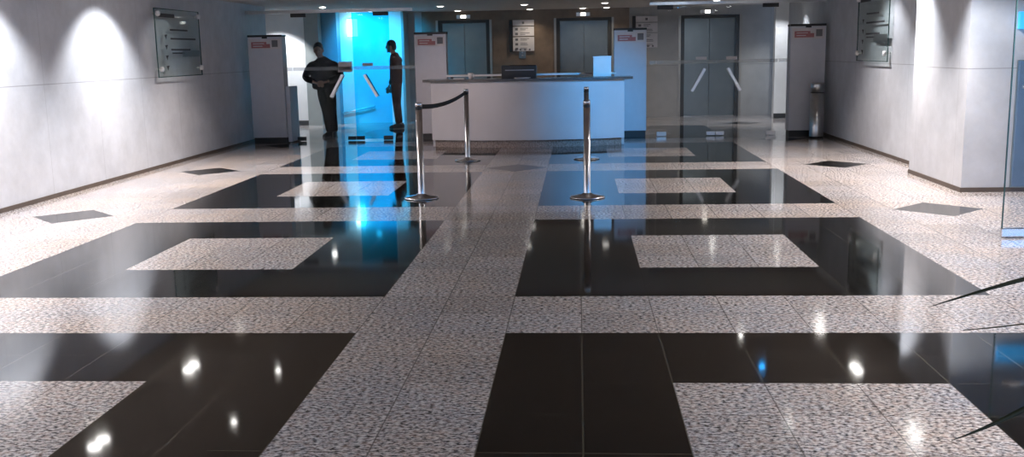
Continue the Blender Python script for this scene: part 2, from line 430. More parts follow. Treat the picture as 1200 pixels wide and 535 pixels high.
# ------------------------------------------------------------------ glass partitions and doors (y = 12)
PY = 12.0
DZ = 2.16
def header(n, x0, x1, label):
    m = MB(); m.box(x0, x1, PY-.03, PY+.03, DZ+.006, DZ+.06, bevel=.004)
    struct(m.build('trim_%d' % n, 'steel'), label, 'door header')
header(1, -WX, -1.98, 'pale metal header above the left glass doors')
header(2, 1.98, WX, 'pale metal header above the right glass doors')
def transom(n, x0, x1, label):
    struct(B(x0, x1, PY-.006, PY+.006, DZ+.062, H-.004).build('window_%d' % n, 'glass'), label, 'glass pane')
transom(1, -WX+.01, -1.99, 'clear transom pane above the left glass doors')
transom(2, 1.99, WX-.01, 'clear transom pane above the right glass doors')

def bar(m, p, q, wdt, dep):
    p, q = Vector(p), Vector(q); t = (q-p).normalized(); n = Vector((0,1,0)); s = t.cross(n).normalized()
    vs = []
    for c in (p, q):
        for a, b in ((-1,-1),(1,-1),(1,1),(-1,1)): vs.append(m.bm.verts.new(c + s*wdt*a + n*dep*b))
    for f in ((0,1,2,3),(7,6,5,4),(0,4,5,1),(1,5,6,2),(2,6,7,3),(3,7,4,0)):
        m.bm.faces.new([vs[i] for i in f]).material_index = m.cur
    return m

def leaf_door(n, x0, x1, label, hinge, gmat='glass', plate=(.5,.11,.1), paper=False, z_label=1.29):
    """hinge -1: pivots at x0, handle near x1"""
    d = thing('door_%d' % n, label, 'glass door', ((x0+x1)/2, PY, 0), 0, None, 'structure')
    w = (x1-x0)/2
    B(-w+.003, w-.003, -.006, .006, .025, DZ, bevel=.001).build('glass_leaf', gmat, d)
    b = B(-w+.003, w-.003, -.0085, -.0065, 1.205, 1.262).build('safety_band', 'band', d)
    s = 1 if hinge < 0 else -1                       # direction of the handle side
    # slanted pull handle on both faces
    xa, xb = s*(w-.19), s*(w-.40)
    h = MB()
    for yy in (-.05, .05): bar(h, (xa, yy, 1.12), (xb, yy, .75), .022, .010)
    h.build('pull_handle', 'steel', d)
    k = MB()
    for q in (.12, .88):
        k.tube([(xa+(xb-xa)*q, -.04, 1.12-.37*q), (xa+(xb-xa)*q, .04, 1.12-.37*q)], .008, 8)
    k.build('handle_stud', 'chrome', d)
    # push label
    if paper: B(s*(w-.14)-.12, s*(w-.14)+.12, -.0085, -.0065, 1.17, 1.345).build('paper_notice', 'paper', d)
    else: B(s*(w-.25)-.09, s*(w-.25)+.09, -.0085, -.0065, z_label-.025, z_label+.025).build('push_label', 'sticker', d)
    # patch fittings
    f = MB(); px = -s*(w-.09); f.box(px-.08, px+.08, -.022, .022, .006, .075, bevel=.004); f.build('floor_pivot', 'steel' if x0 > 0 else 'kick', d)
    f = MB(); px = s*(w-.075); f.box(px-.07, px+.07, -.022, .022, .012, .075, bevel=.004); f.build('bottom_lock', 'steel' if x0 > 0 else 'kick', d)
    f = MB(); px = -s*(w-.14); f.box(px-.13, px+.13, -.022, .022, DZ-.06, DZ+.004, bevel=.004); f.build('top_pivot', 'panel_dark', d)
    return d
leaf_door(4, -4.08, -3.03, 'clear glass door leaf with slanted handle in front of the standing person', -1, paper=True)
leaf_door(5, -3.03, -2.385, 'cyan tinted glass door leaf with slanted handle', 1, gmat='blue_glass')
leaf_door(6, 2.10, 3.09, 'clear glass door leaf beside the right desk panel', -1)
leaf_door(7, 3.09, 4.10, 'clear glass door leaf beside the right wall panel', 1)
def pane(n, x0, x1, label):
    d = thing('window_%d' % n, label, 'glass pane', ((x0+x1)/2, PY, 0), 0, None, 'structure')
    w = (x1-x0)/2
    B(-w+.003, w-.003, -.006, .006, .003, DZ, bevel=.001).build('glass_sheet', 'glass', d)
    B(-w+.003, w-.003, -.0085, -.0065, 1.205, 1.262).build('safety_band', 'band', d)
pane(3, -2.38, -1.98, 'fixed glass sidelight right of the cyan door')
pane(4, 1.98, 2.095, 'narrow fixed glass sidelight beside the right desk panel')
pane(5, -4.84, -4.085, 'fixed glass sidelight behind the left wall panel')
pane(6, 4.105, 4.84, 'fixed glass sidelight behind the right wall panel')

# ------------------------------------------------------------------ security panels
def security_panel(x, y, label, w=.54, h=1.81, dp=.24, side=0, rz=0.):
    t = thing('security_panel', label, 'security panel', (x, y, 0), rz, 'tall white security panels')
    B(-w/2, w/2, 0, dp, .10, h-.035, bevel=.008).build('body', 'panel', t)
    B(-w/2+.012, w/2-.012, .012, dp-.01, 0, .10).build('plinth', 'panel_dark', t)
    c = MB(); c.box(-w/2-.004, w/2+.004, -.004, dp+.004, h-.035, h, bevel=.006)
    c.prism([(-.045,-.006),(.045,-.006),(.045,-.001),(-.045,-.001)], h-.06, h-.03)
    c.build('top_cap', 'panel_dark', t)
    st = B(-w/2+.03, w/2-.03, -.004, 0, h-.235, h-.07, bevel=.001).build('warning_sticker', 'sticker', t)
    r = MB(); r.box(-w/2+.06, .03, -.0065, -.0042, h-.215, h-.115)
    r.box(.03, .09, -.0065, -.0042, h-.215, h-.15); r.build('red_band', 'red', st)
    k = MB(); k.box(.12, .22, -.0065, -.0042, h-.20, h-.09); k.build('symbol', 'ink_soft', st)
    k = MB()
    for r_ in range(2): k.box(-w/2+.09, -.01-.03*r_, -.0085, -.0067, h-.15-.04*r_, h-.137-.04*r_)
    k.build('lettering', 'sticker', st)
    if side:
        sx = w/2
        B(sx+.001, sx+.07, .06, dp+.30, .02, .95, bevel=.01).build('side_housing', 'panel', t)
        B(sx-.10, sx+.14, dp+.05, dp+.09, .0, .02).build('foot_plate', 'panel_dark', t)
    return t
security_panel(-4.42, 11.60, 'white security panel standing against the left wall', w=.58, side=1)
security_panel(-1.70, 12.0, 'white security panel behind the left end of the reception desk')
security_panel(1.665, 12.0, 'white security panel behind the right end of the reception desk')
security_panel(4.50, 11.62, 'white security panel by the right wall behind the steel bin', w=.56)

# ------------------------------------------------------------------ reception desk
def arc(x0, x1, yend, sag, n=28):
    r = (((x1-x0)/2)**2 + sag**2)/(2*sag); xc = (x0+x1)/2; yc = yend - sag + r
    out = []
    for k in range(n+1):
        x = x0 + (x1-x0)*k/n
        out.append((x, yc - math.sqrt(r*r-(x-xc)**2)))
    return out
def desk():
    t = thing('reception_desk', 'curved white reception desk with dark granite counter in the centre', 'reception desk', (0, 10.3, 0))
    oy = -10.3
    def ring(x0, x1, yend, sag, depth, z0, z1):
        a = arc(x0, x1, yend+oy, sag); b = arc(x0+.02, x1-.02, yend+oy+depth, sag)
        m = MB(); m.prism(a + b[::-1], z0, z1); return m
    f = ring(-1.50, 1.50, 10.55, .27, .08, .115, 1.012); f.build('front_panel', 'desk', t)
    p = ring(-1.46, 1.46, 10.60, .27, .06, 0, .115); p.build('plinth', 'desk_base', t)
    s = ring(-1.62, 1.63, 10.50, .27, .50, 1.013, 1.052); s.build('counter_top', 'desk_top', t)
    for sx in (-1, 1):
        B(sx*1.47-.03, sx*1.47+.03, 10.62+oy, 11.5+oy, .005, 1.012, bevel=.004).build('side_panel', 'desk', t)
    B(-1.438, 1.438, 10.85+oy, 11.45+oy, .72, .755).build('worktop', 'desk', t)
    w = MB(); w.box(-1.33, 1.40, 11.16+oy, 11.40+oy, 1.075, 1.105, bevel=.004); w.build('rear_ledge', 'white', t)
    for x in (-1.25, 0, 1.3): B(x-.02, x+.02, 11.25+oy, 11.31+oy, .755, 1.075).build('ledge_post', 'panel_dark', t)
desk()
# computer monitor (seen from behind)
t = thing('computer_monitor', 'black computer monitor seen from behind on the reception desk', 'monitor', (-.145, 11.0, .7555))
B(-.28, .28, -.03, .03, .14, .49, bevel=.012).build('casing', 'blackp', t)
B(-.22, .24, -.0335, -.0302, .405, .42).build('stripe', 'screen_line', t)
B(-.03, .03, -.02, .02, .03, .16).build('stand', 'blackp', t)
MB().lathe([(0,0),(.12,0),(.12,.012),(.03,.03),(0,.03)], 28).build('base', 'blackp', t)
# white box on the counter
t = thing('display_box', 'upright white box standing on the right part of the granite counter', 'box', (1.165, 10.78, 1.0525), .04)
B(-.14, .14, -.05, .05, 0, .285, bevel=.006).build('body', 'white', t)
B(-.143, .143, -.053, .053, .286, .312, bevel=.004).build('lid', 'white', t)
B(-.10, .10, -.0515, -.0502, .06, .24).build('paper_front', 'paper', t)
# small items on the counter
t = thing('paper_stack', 'loose white papers beside the monitor on the granite counter', 'papers', (-.08, 10.52, 1.0525), .2)
for k in range(3): B(-.105+.01*k, .105+.01*k, -.075, .075, .0035*k+.0002, .0035*k+.003, mtx=Matrix.Rotation(.15*k,4,'Z')).build('sheet', 'paper', t)
t = thing('cup', 'small white cup near the left end of the granite counter', 'cup', (-.90, 10.80, 1.0525))
MB().lathe([(0,.004),(.026,.004),(.036,.085),(.040,.085),(.030,0),(0,0)], 24).build('body', 'white', t)
MB().tube([(.036,0,.07),(.058,0,.066),(.064,0,.046),(.054,0,.026),(.031,0,.02)], .005, 8).build('handle', 'white', t)
o = B(-.09, .09, -.06, .06, 0, .012, bevel=.002).build('notepad', 'paper'); o.location = (-1.05, 10.62, 1.0525); o.rotation_euler.z = -.2
tag(o, 'white notepad lying left of the cup on the granite counter', 'notepad')

# ------------------------------------------------------------------ stanchions
def stanchion(x, y, label, z=.975):
    t = thing('stanchion', label, 'stanchion', (x, y, 0), 0, 'chrome queue posts before the desk')
    MB().lathe([(0,.0),(.172,.0),(.178,.006),(.176,.014),(.12,.026),(.06,.036),(.045,.05),(0,.05)], 48).build('base', 'chrome', t)
    MB().lathe([(0,.045),(.038,.045),(.038,.05),(.0345,.06),(.0345,z-.07),(0,z-.07)], 32).build('post', 'chrome', t)
    h = MB(); h.lathe([(0,z-.07),(.035,z-.07),(.0355,z-.068),(.0355,z-.045),(.0352,z-.0435),(0,z-.0435)], 32); h.build('belt_slot', 'blackp', t)
    MB().lathe([(0,z-.043),(.035,z-.043),(.035,z-.008),(.028,z-.001),(0,z)], 32).build('cap', 'chrome', t)
    return t
P1, P2, P3, P4 = (-.815, 4.98), (-.725, 8.53), (.875, 4.93), (.90, 8.57)
a1 = stanchion(*P1, 'chrome queue post front left, nearer end of the black belt')
stanchion(*P2, 'chrome queue post at the far end of the black belt before the desk')
a3 = stanchion(*P3, 'chrome queue post standing front right of the granite aisle')
stanchion(*P4, 'chrome queue post directly behind the front right post')
def belt(name, p, q, owner, sag):
    """a retractable belt: part of the post it runs out of"""
    m = MB(); n = 24; zt = .93; hw = .024; th = .0015
    d = Vector((q[0]-p[0], q[1]-p[1], 0)); L = d.length; u = d.normalized(); s = Vector((-u.y, u.x, 0))
    prev = None
    for k in range(n+1):
        tt = k/n; c = u*(.036+(L-.072)*tt) + Vector((0,0,zt-sag*4*tt*(1-tt)))
        ring = [m.bm.verts.new(c + s*a*th + Vector((0,0,b*hw))) for a, b in ((-1,-1),(1,-1),(1,1),(-1,1))]
        if prev:
            for i in range(4): m.bm.faces.new((prev[i], prev[(i+1)%4], ring[(i+1)%4], ring[i]))
        else: m.bm.faces.new(ring[::-1])
        prev = ring
    m.bm.faces.new(prev)
    m.build(name, 'belt', owner)['label'] = 'black belt sagging to the post behind'
belt('belt', P1, P2, a1, .055)
belt('belt', P3, P4, a3, .055)

# ------------------------------------------------------------------ steel bin at right
t = thing('litter_bin', 'cylindrical steel bin by the right wall before the security panel', 'bin', (4.60, 11.30, 0))
MB().lathe([(0,.012),(.108,.012),(.110,.02),(.110,.72),(0,.72)], 40).build('body', 'steel', t)
MB().lathe([(0,0),(.112,0),(.112,.03),(.104,.034),(0,.034)], 40).build('base_ring', 'panel_dark', t)
m = MB(); m.lathe([(0,.73),(.110,.73),(.110,.86),(.104,.875),(.085,.878),(.08,.86),(0,.86)], 40); m.build('ash_top', 'steel', t)
MB().lathe([(0,.719),(.104,.719),(.104,.731),(0,.731)], 40).build('shadow_gap', 'panel_dark', t)

# ------------------------------------------------------------------ glass directories on the side walls
def directory(x, y0, y1, z0, z1, side, label):
    """side -1: on the left wall, reads from +x"""
    t = thing('glass_directory', label, 'wall directory', (x, (y0+y1)/2, z0), 0, 'glass directories on the side walls')
    w = (y1-y0)/2; h = z1-z0; s = -side                      # s: towards the hall
    xo = s*.05
    g = B(min(xo, xo+s*.010), max(xo, xo+s*.010), -w, w, 0, h, bevel=.002).build('glass_plate', 'plaque', t)
    e = MB()
    for a in ((-w-.0015,-w+.009,0,h),(w-.009,w+.0015,0,h),(-w,w,-.0015,.009),(-w,w,h-.009,h+.0015)):
        e.box(min(xo-s*.001, xo+s*.011), max(xo-s*.001, xo+s*.011), a[0], a[1], a[2], a[3])
    e.build('polished_edge', 'glass_edge', g)
    for yy in (-w+.07, w-.07):
        for zz in (.11, h-.07):
            f = MB(); f.lathe([(0,0),(.011,0),(.011,.048),(0,.048)], 16, mtx=Matrix.Translation((s*.001,yy,zz)) @ Matrix.Rotation(s*PI/2,4,'Y'))
            f.lathe([(0,.061),(.034,.061),(.034,.095),(.028,.10),(0,.10)], 20, mtx=Matrix.Translation((0,yy,zz)) @ Matrix.Rotation(s*PI/2,4,'Y'))
            f.build('standoff', 'white', t)
    k = MB(); xx0, xx1 = sorted((xo+s*.0105, xo+s*.0125))
    def yy(u): return (-w+2*w*u) if side < 0 else (w-2*w*u)  # u: 0 at the reader's left
    def strip(u0, u1, za, zb):
        a, b = sorted((yy(u0), yy(u1))); k.box(xx0, xx1, a, b, za, zb)
    strip(.08, .42, h-.115, h-.065)
    for (u0, u1, z_) in ((.30,.70,.64),(.30,.88,.52),(.30,.74,.37)):
        strip(u0, u1, z_*h/.92-.012, z_*h/.92+.012)
    strip(.32, .60, .345*h/.92-.03, .345*h/.92-.012)
    for z_ in (.54,.40,.26,.12):
        z_ = z_*h/.92; c = yy(.20); a = .045
        k.bm.faces.new([k.bm.verts.new(v) for v in ((xx1 if s > 0 else xx0, c-a, z_+.03),(xx1 if s > 0 else xx0, c+a, z_+.03),(xx1 if s > 0 else xx0, c, z_-.035))])
        k.box(xx0, xx1, c-.012, c+.05, z_+.02, z_+.034)
    k.build('lettering', 'ink', g)
    k = MB(); a, b = sorted((yy(.55), yy(.98))); k.box(xx0, xx1, a, b, .27*h/.92, .36*h/.92); k.build('blue_block', 'elev', g)
    return t
directory(-WX, 8.10, 9.68, 1.205, 2.12, -1, 'glass directory plate with arrows on the left wall')
directory(WX, 8.36, 9.82, 1.235, 2.16, 1, 'glass directory plate with arrows on the right wall')

# ------------------------------------------------------------------ foreground right: glass door, glowing panels added for its blue reflection
d = thing('door_8', 'frameless glass door at the right edge in the foreground', 'glass door', (3.985, 2.6, 0), 0, None, 'structure')
B(0, 1.05, -.006, .006, .075, 2.28, bevel=.001).build('glass_leaf', 'glass', d)
B(-.003, .004, -.007, .007, .075, 2.28).build('glass_edge', 'glass_edge', d)
B(-.005, 1.05, -.022, .022, .012, .074, bevel=.004).build('bottom_rail', 'chrome', d)
h = MB(); h.tube([(.06,-.055,1.135),(.34,-.055,1.135)], .013, 12); h.build('handle', 'chrome', d)
h = MB()
for x in (.085, .31): h.tube([(x,-.05,1.135),(x,-.004,1.135)], .009, 10)
h.build('handle_stud', 'chrome', d)
t = thing('light_box', 'small bright blue backlit sign high on the right pillar', 'sign', (5.02, 5.05, 1.58))  # added glowing box standing in for a reflection in the glass door
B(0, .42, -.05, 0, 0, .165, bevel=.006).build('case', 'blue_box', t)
t = thing('blue_display', 'tall dim blue display panel on the right pillar behind the glass door', 'display', (5.055, 5.05, .055))  # added panel, imitates the tall blue reflection in the door glass
B(0, .5, -.03, 0, 0, 1.22, bevel=.006).build('screen', 'blue_banner', t)
B(-.012, .512, -.02, 0, -.012, 1.232, bevel=.004).build('frame', 'elev', t)

# ------------------------------------------------------------------ foreground plant (only three leaf tips reach into view)
def leaf_blade(pts, wmax, parent, up=Vector((0,0,1))):
    """pts: base .. tip (3 or 4 control points, Bezier)"""
    P = [Vector(p) for p in pts]; n = 22; m = MB(); prev = None
    def bez(t):
        q = P[:]
        while len(q) > 1: q = [a.lerp(b, t) for a, b in zip(q, q[1:])]
        return q[0]
    for k in range(n+1):
        t = k/n; c = bez(t); d = (bez(min(1,t+.01))-bez(max(0,t-.01))).normalized()
        s = d.cross(up).normalized(); nn = s.cross(d).normalized()
        w = wmax*(.55+.45*math.sin(PI*min(1,t*1.3+.1)))*(1-t**3)+.0006
        ring = [m.bm.verts.new(c + s*a*w + nn*b) for a, b in ((-1,.25*w),(0,-.0012),(1,.25*w),(1,.25*w+.0009),(0,.0016),(-1,.25*w+.0009))]
        if prev:
            for i in range(6):
                f = m.bm.faces.new((prev[i], prev[(i+1)%6], ring[(i+1)%6], ring[i])); f.smooth = True
        else: m.bm.faces.new(ring[::-1])
        prev = ring
    m.bm.faces.new(prev)
    return m.build('leaf', 'leaf', parent)
px, py = 2.46, -2.62
t = thing('potted_plant', 'potted plant at the lower right edge with long dark leaves', 'plant', (px, py, 0))
MB().lathe([(0,0),(.16,0),(.21,.34),(.225,.34),(.225,.38),(.20,.38),(.195,.35),(0,.35)], 36).build('pot', 'pot', t)
MB().lathe([(0,.352),(.192,.352),(.10,.366),(0,.37)], 28).build('soil', 'soil', t)
MB().tube([(0,0,.352),(.01,.01,.55),(-.01,.0,.75),(0,0,.92)], [.035,.03,.027,.022], 14).build('stem', 'pot', t)
L = lambda x, y, z: (x-px, y-py, z)
leaf_blade([L(px-.01,py,.90), L(2.25,-2.6,1.00), L(1.95,-2.6,.905), L(1.664,-2.6,.812)], .016, t, Vector((0,-.75,.65)))
leaf_blade([L(px-.01,py,.80), L(2.25,-2.6,.83), L(1.95,-2.6,.765), L(1.750,-2.6,.752)], .011, t)
leaf_blade([L(px-.01,py,.84), L(2.2,-2.75,.86), L(1.90,-2.8,.63), L(1.662,-2.8,.540)], .021, t, Vector((0,-.8,.6)))
for k, az in enumerate((-95,-72,-50,-28,-8,14,30)):
    a = math.radians(az); r = .55+.1*(k % 3); zt = .62+.22*(k % 2)
    leaf_blade([(0,0,.86), (.4*r*math.cos(a), .4*r*math.sin(a), 1.12), (.8*r*math.cos(a), .8*r*math.sin(a), 1.0), (r*math.cos(a), r*math.sin(a), zt)], .02, t)

# ------------------------------------------------------------------ blue recess: sconce and handrail
t = thing('wall_sconce', 'tall glowing cyan sconce high on the blue lit wall', 'wall lamp', (-3.985, 16.4, 1.84))
B(-.10, .10, -.09, -.012, 0, .36, bevel=.01).build('shade', 'bulb_cyan', t)
B(-.11, .11, -.0119, 0, -.02, .38, bevel=.003).build('back_plate', 'steel', t)
t = thing('handrail', 'slanted handrail low on the blue lit wall', 'handrail', (-3.92, 16.4, .29))
MB().tube([(-.38,-.07,-.07),(0,-.07,0),(.36,-.07,.07)], .022, 12).build('rail', 'white', t)
for x in (-.28, .26): MB().tube([(x,-.07,x*.19),(x,-.001,x*.19-.02)], .012, 8).build('bracket', 'steel', t)

# ------------------------------------------------------------------ ceiling downlights
def downlight(x, y, label, m='bulb', r=.055, group='recessed ceiling downlights', twin=False):
    t = thing('downlight', label, 'ceiling light', (x, y, H-.0005), 0, group)
    for dy in ((-.095, .095) if twin else (0,)):
        MB().lathe([(r,-.001),(r+.018,-.001),(r+.018,-.005),(r,-.008),(r-.004,-.004),(r,-.001)], 28, (0,dy,0)).build('trim_ring', 'steel', t)
        MB().lathe([(0,-.022),(r*.5,-.019),(r-.006,-.008),(r-.003,-.001),(0,-.001)], 28, (0,dy,0)).build('diffuser', m, t)
    return t
def spot(x, y, power, col=(1,.96,.92), tilt=(0,0), cone=95, blend=.7, r=.04, z=H-.03, aim=None):
    l = bpy.data.lights.new('spot_lamp', 'SPOT'); l.energy = power; l.color = col
    l.spot_size = math.radians(cone); l.spot_blend = blend; l.shadow_soft_size = r
    o = bpy.data.objects.new('spot_lamp', l); COL.objects.link(o); o.location = (x, y, z)
    o.rotation_euler = (math.radians(tilt[0]), math.radians(tilt[1]), 0)
    if aim: o.rotation_euler = (Vector(aim)-Vector((x,y,z))).to_track_quat('-Z','Y').to_euler()
    return o
COOL = (.95, .96, 1.0); WHITE = (1, .93, .88); PINK = (1, .89, .83); WARM = (1, .86, .70)
WL = [(4.15,1.),(6.6,1.1),(8.42,.10),(2.0,1.),(-.2,1.),(-2.4,.8)]
names = {4.15:'nearest of the three reflected at lower left', 6.6:'brightest one reflected in the lower left black granite', 8.42:'weak one before the left glass directory'}
for y, k in WL:
    lab = ('twin' if k > .5 else 'single') + ' downlight washing the left wall, ' + names[y] if y in names else ''
    if y >= 3: downlight(-4.04, y, lab, 'bulb' if k > .5 else 'bulb_soft', .07, twin=k > .5)
    spot(-4.04, y, 175*k, COOL, (0, 26), 98, .55); spot(-4.04, y, 400*max(k,.75), PINK, (0, -14), 118, 1.)
WR = [(4.5,1.),(6.6,1.05),(8.42,.5),(2.2,.3),(0.,.6),(-2.2,.6)]
namr = {4.5:'washing the pillar, reflected at the lower right', 6.6:'washing the right wall beside the pillar', 8.42:'before the right glass directory'}
for y, k in WR:
    if y >= 3: downlight(4.07, y, 'twin downlight ' + namr[y], 'bulb', .06, twin=True)
    spot(4.07, y, 130*k, COOL, (0, -26), 98, .55); spot(4.07, y, 400*max(k,.6), PINK, (0, 13), 118, 1.)
for (x, y, lab) in ((-2.86,4.75,'small round downlight over the left black border, nearer one'),(-2.9,6.47,'small round downlight over the left black border, farther one'),
                    (2.93,4.86,'small round downlight over the right block, nearest one'),(2.94,8.03,'small round downlight over the right block, farthest one')):
    downlight(x, y, lab, 'bulb', .035); spot(x, y, 45, WHITE, (0,0), 130, 1.)
downlight(2.975, 6.67, 'blue round downlight over the right black granite block', 'bulb_blue', .04)
spot(2.975, 6.67, 1250, (.06,.44,1), cone=36, blend=1., aim=(1.38, 10.45, .80))
for y_ in (-4.2, -1.8, .6): spot(5.75, y_, 800, (.03,.42,1), cone=105, blend=.8, aim=(6.4, y_, 1.0))   # unseen spots added to turn the recess wall blue for reflections in posts and glass
spot(2.94, 8.03, 60, (.7,.85,1), cone=60, blend=1., aim=(1.65, 11.0, 1.1))
spot(-2.9, 6.47, 420, (1,.78,.74), cone=40, blend=.9, aim=(-1.35, 10.4, .75))
for x in (-2.9, 2.9):                # the nearer rows, over and behind the viewpoint
    for y in (2.2, .2, -1.8, -3.8): spot(x, y, 78, COOL, (0,0), 140, 1.)
# lobby downlights
for (x, y, lab) in ((-1.82,14.33,'lobby ceiling downlight above the left end of the desk'),(-.22,14.4,'lobby ceiling downlight above the monitor'),(1.31,14.44,'lobby ceiling downlight above the white box'),
                    (-1.75,16.55,'lobby ceiling downlight near the left elevator'),(-.22,16.6,'lobby ceiling downlight over the brown wall sign'),(1.40,16.55,'lobby ceiling downlight right of the second elevator'),
                    (.90,16.62,'lobby ceiling downlight in front of the second elevator')):
    downlight(x, y, lab, 'bulb_lobby', .075); spot(x, y, 24, WARM, (0,0), 130, .8)
downlight(3.40, 14.41, 'lobby ceiling downlight behind the right glass doors', 'bulb', .06); spot(3.4, 14.41, 70, COOL, (25,0), 120, .8)
downlight(-3.93, 13.65, 'lobby ceiling downlight above the standing person', 'bulb', .06); spot(-3.93, 13.65, 3, COOL, (0,0), 100, .8)
downlight(4.45, 13.42, 'downlight washing the wall behind the right security panel', 'bulb', .05); spot(4.45, 13.42, 30, COOL, (0,-20), 70, .4)
spot(4.7, 15.2, 60, COOL, (20,-6), 100, .5)
spot(-4.3, 15.0, 90, COOL, (0,0), 70, .8)
spot(4.4, 15.0, 80, COOL, (0,0), 80, .8)
spot(-5.45, 15.0, 190, COOL, cone=84, blend=.4, aim=(-5.5,15.95,.55))
# blue lamps of the recess
downlight(-3.48, 15.8, 'cyan ceiling downlight in the blue lit recess', 'bulb_cyan', .07)
spot(-3.35, 14.6, 330, (.01,.50,1), cone=74, blend=.7, aim=(-3.45,16.4,1.25)); spot(-2.9, 13.6, 22, (.01,.52,1), cone=60, blend=.5)
def point(x, y, z, p, col, r=.08):
    l = bpy.data.lights.new('glow_lamp', 'POINT'); l.energy = p; l.color = col; l.shadow_soft_size = r
    o = bpy.data.objects.new('glow_lamp', l); COL.objects.link(o); o.location = (x, y, z)
spot(-3.9, 15.7, 45, (.02,.55,1), cone=110, blend=.8, aim=(-3.9,16.4,1.6))

# ------------------------------------------------------------------ people
def evaluated(o):
    dg = bpy.context.evaluated_depsgraph_get()
    return bpy.data.meshes.new_from_object(o.evaluated_get(dg), depsgraph=dg)
def skin_mesh(chains, sub=2):
    """chains: list of [((x,y,z), rx, ry), ...]; points with equal coordinates are shared; returns a mesh"""
    idx = {}; vs = []; rad = []; es = set()
    for ch in chains:
        prev = None
        for p, rx, ry in ch:
            k = tuple(round(c, 4) for c in p)
            if k not in idx: idx[k] = len(vs); vs.append(p); rad.append((rx, ry))
            i = idx[k]
            if prev is not None and prev != i: es.add((min(prev,i), max(prev,i)))
            prev = i
    me = bpy.data.meshes.new('tmp'); me.from_pydata(vs, sorted(es), [])
    o = bpy.data.objects.new('tmp', me); COL.objects.link(o)
    sk = o.modifiers.new('skin', 'SKIN'); sk.use_smooth_shade = True
    for i, r in enumerate(rad):
        d = me.skin_vertices[0].data[i]; d.radius = r; d.use_root = (i == 0)
    ss = o.modifiers.new('sub', 'SUBSURF'); ss.levels = sub; ss.render_levels = sub
    bpy.context.view_layer.update()
    res = evaluated(o); bpy.data.objects.remove(o); bpy.data.meshes.remove(me)
    return res
def fuse(meshes, voxel, name, m, parent, smooth=2):
    """one continuous surface out of overlapping ones"""
    bm = bmesh.new()
    for x in meshes: bm.from_mesh(x)
    me = bpy.data.meshes.new('tmp'); bm.to_mesh(me); bm.free()
    o = bpy.data.objects.new('tmp', me); COL.objects.link(o)
    r = o.modifiers.new('r', 'REMESH'); r.mode = 'VOXEL'; r.voxel_size = voxel; r.use_smooth_shade = True
    s = o.modifiers.new('s', 'SMOOTH'); s.iterations = smooth; s.factor = .5
    bpy.context.view_layer.update()
    res = evaluated(o); bpy.data.objects.remove(o); bpy.data.meshes.remove(me)
    res.materials.clear(); res.materials.append(M[m]); res.name = name
    for p in res.polygons: p.use_smooth = True
    ob = bpy.data.objects.new(name, res); COL.objects.link(ob); ob.parent = parent
    return ob
def mesh_of(mb):
    me = bpy.data.meshes.new('tmp'); mb.bm.to_mesh(me); mb.bm.free(); return me

def hand(wrist, palm, fdir, side_dir, curl_dir, s=1.):
    """palm centre, finger direction, direction towards the thumb, curl direction -> list of chains"""
    W, Pm = Vector(wrist), Vector(palm); f = Vector(fdir).normalized(); t = Vector(side_dir).normalized(); c = Vector(curl_dir).normalized()
    out = []
    k0 = Pm + f*.035*s
    out.append([(tuple(W), .026, .026), (tuple(Pm), .036*s, .018*s), (tuple(k0), .036*s, .014*s)])
    for i, (off, ln) in enumerate(((.030,.068),(.010,.078),(-.010,.072),(-.029,.056))):
        a = Pm + t*off*.9*s + f*.012*s; b = k0 + t*off*s + f*.012*s
        p1 = b + f*ln*.5*s + c*.008; p2 = p1 + (f*.7+c*.7).normalized()*ln*.32*s; p3 = p2 + (f*.3+c*.95).normalized()*ln*.26*s
        out.append([(tuple(a), .010, .010), (tuple(b), .0095, .0095), (tuple(p1), .009, .009), (tuple(p2), .0085, .0085), (tuple(p3), .007, .007)])
    a = Pm + t*.018 - f*.012; b = Pm + t*.042 + f*.006 + c*.008; p2 = b + (f*.8+t*.5+c*.3).normalized()*.032; p3 = p2 + (f+c*.4).normalized()*.026
    out.append([(tuple(a), .013, .013), (tuple(b), .011, .011), (tuple(p2), .010, .010), (tuple(p3), .008, .008)])
    return out

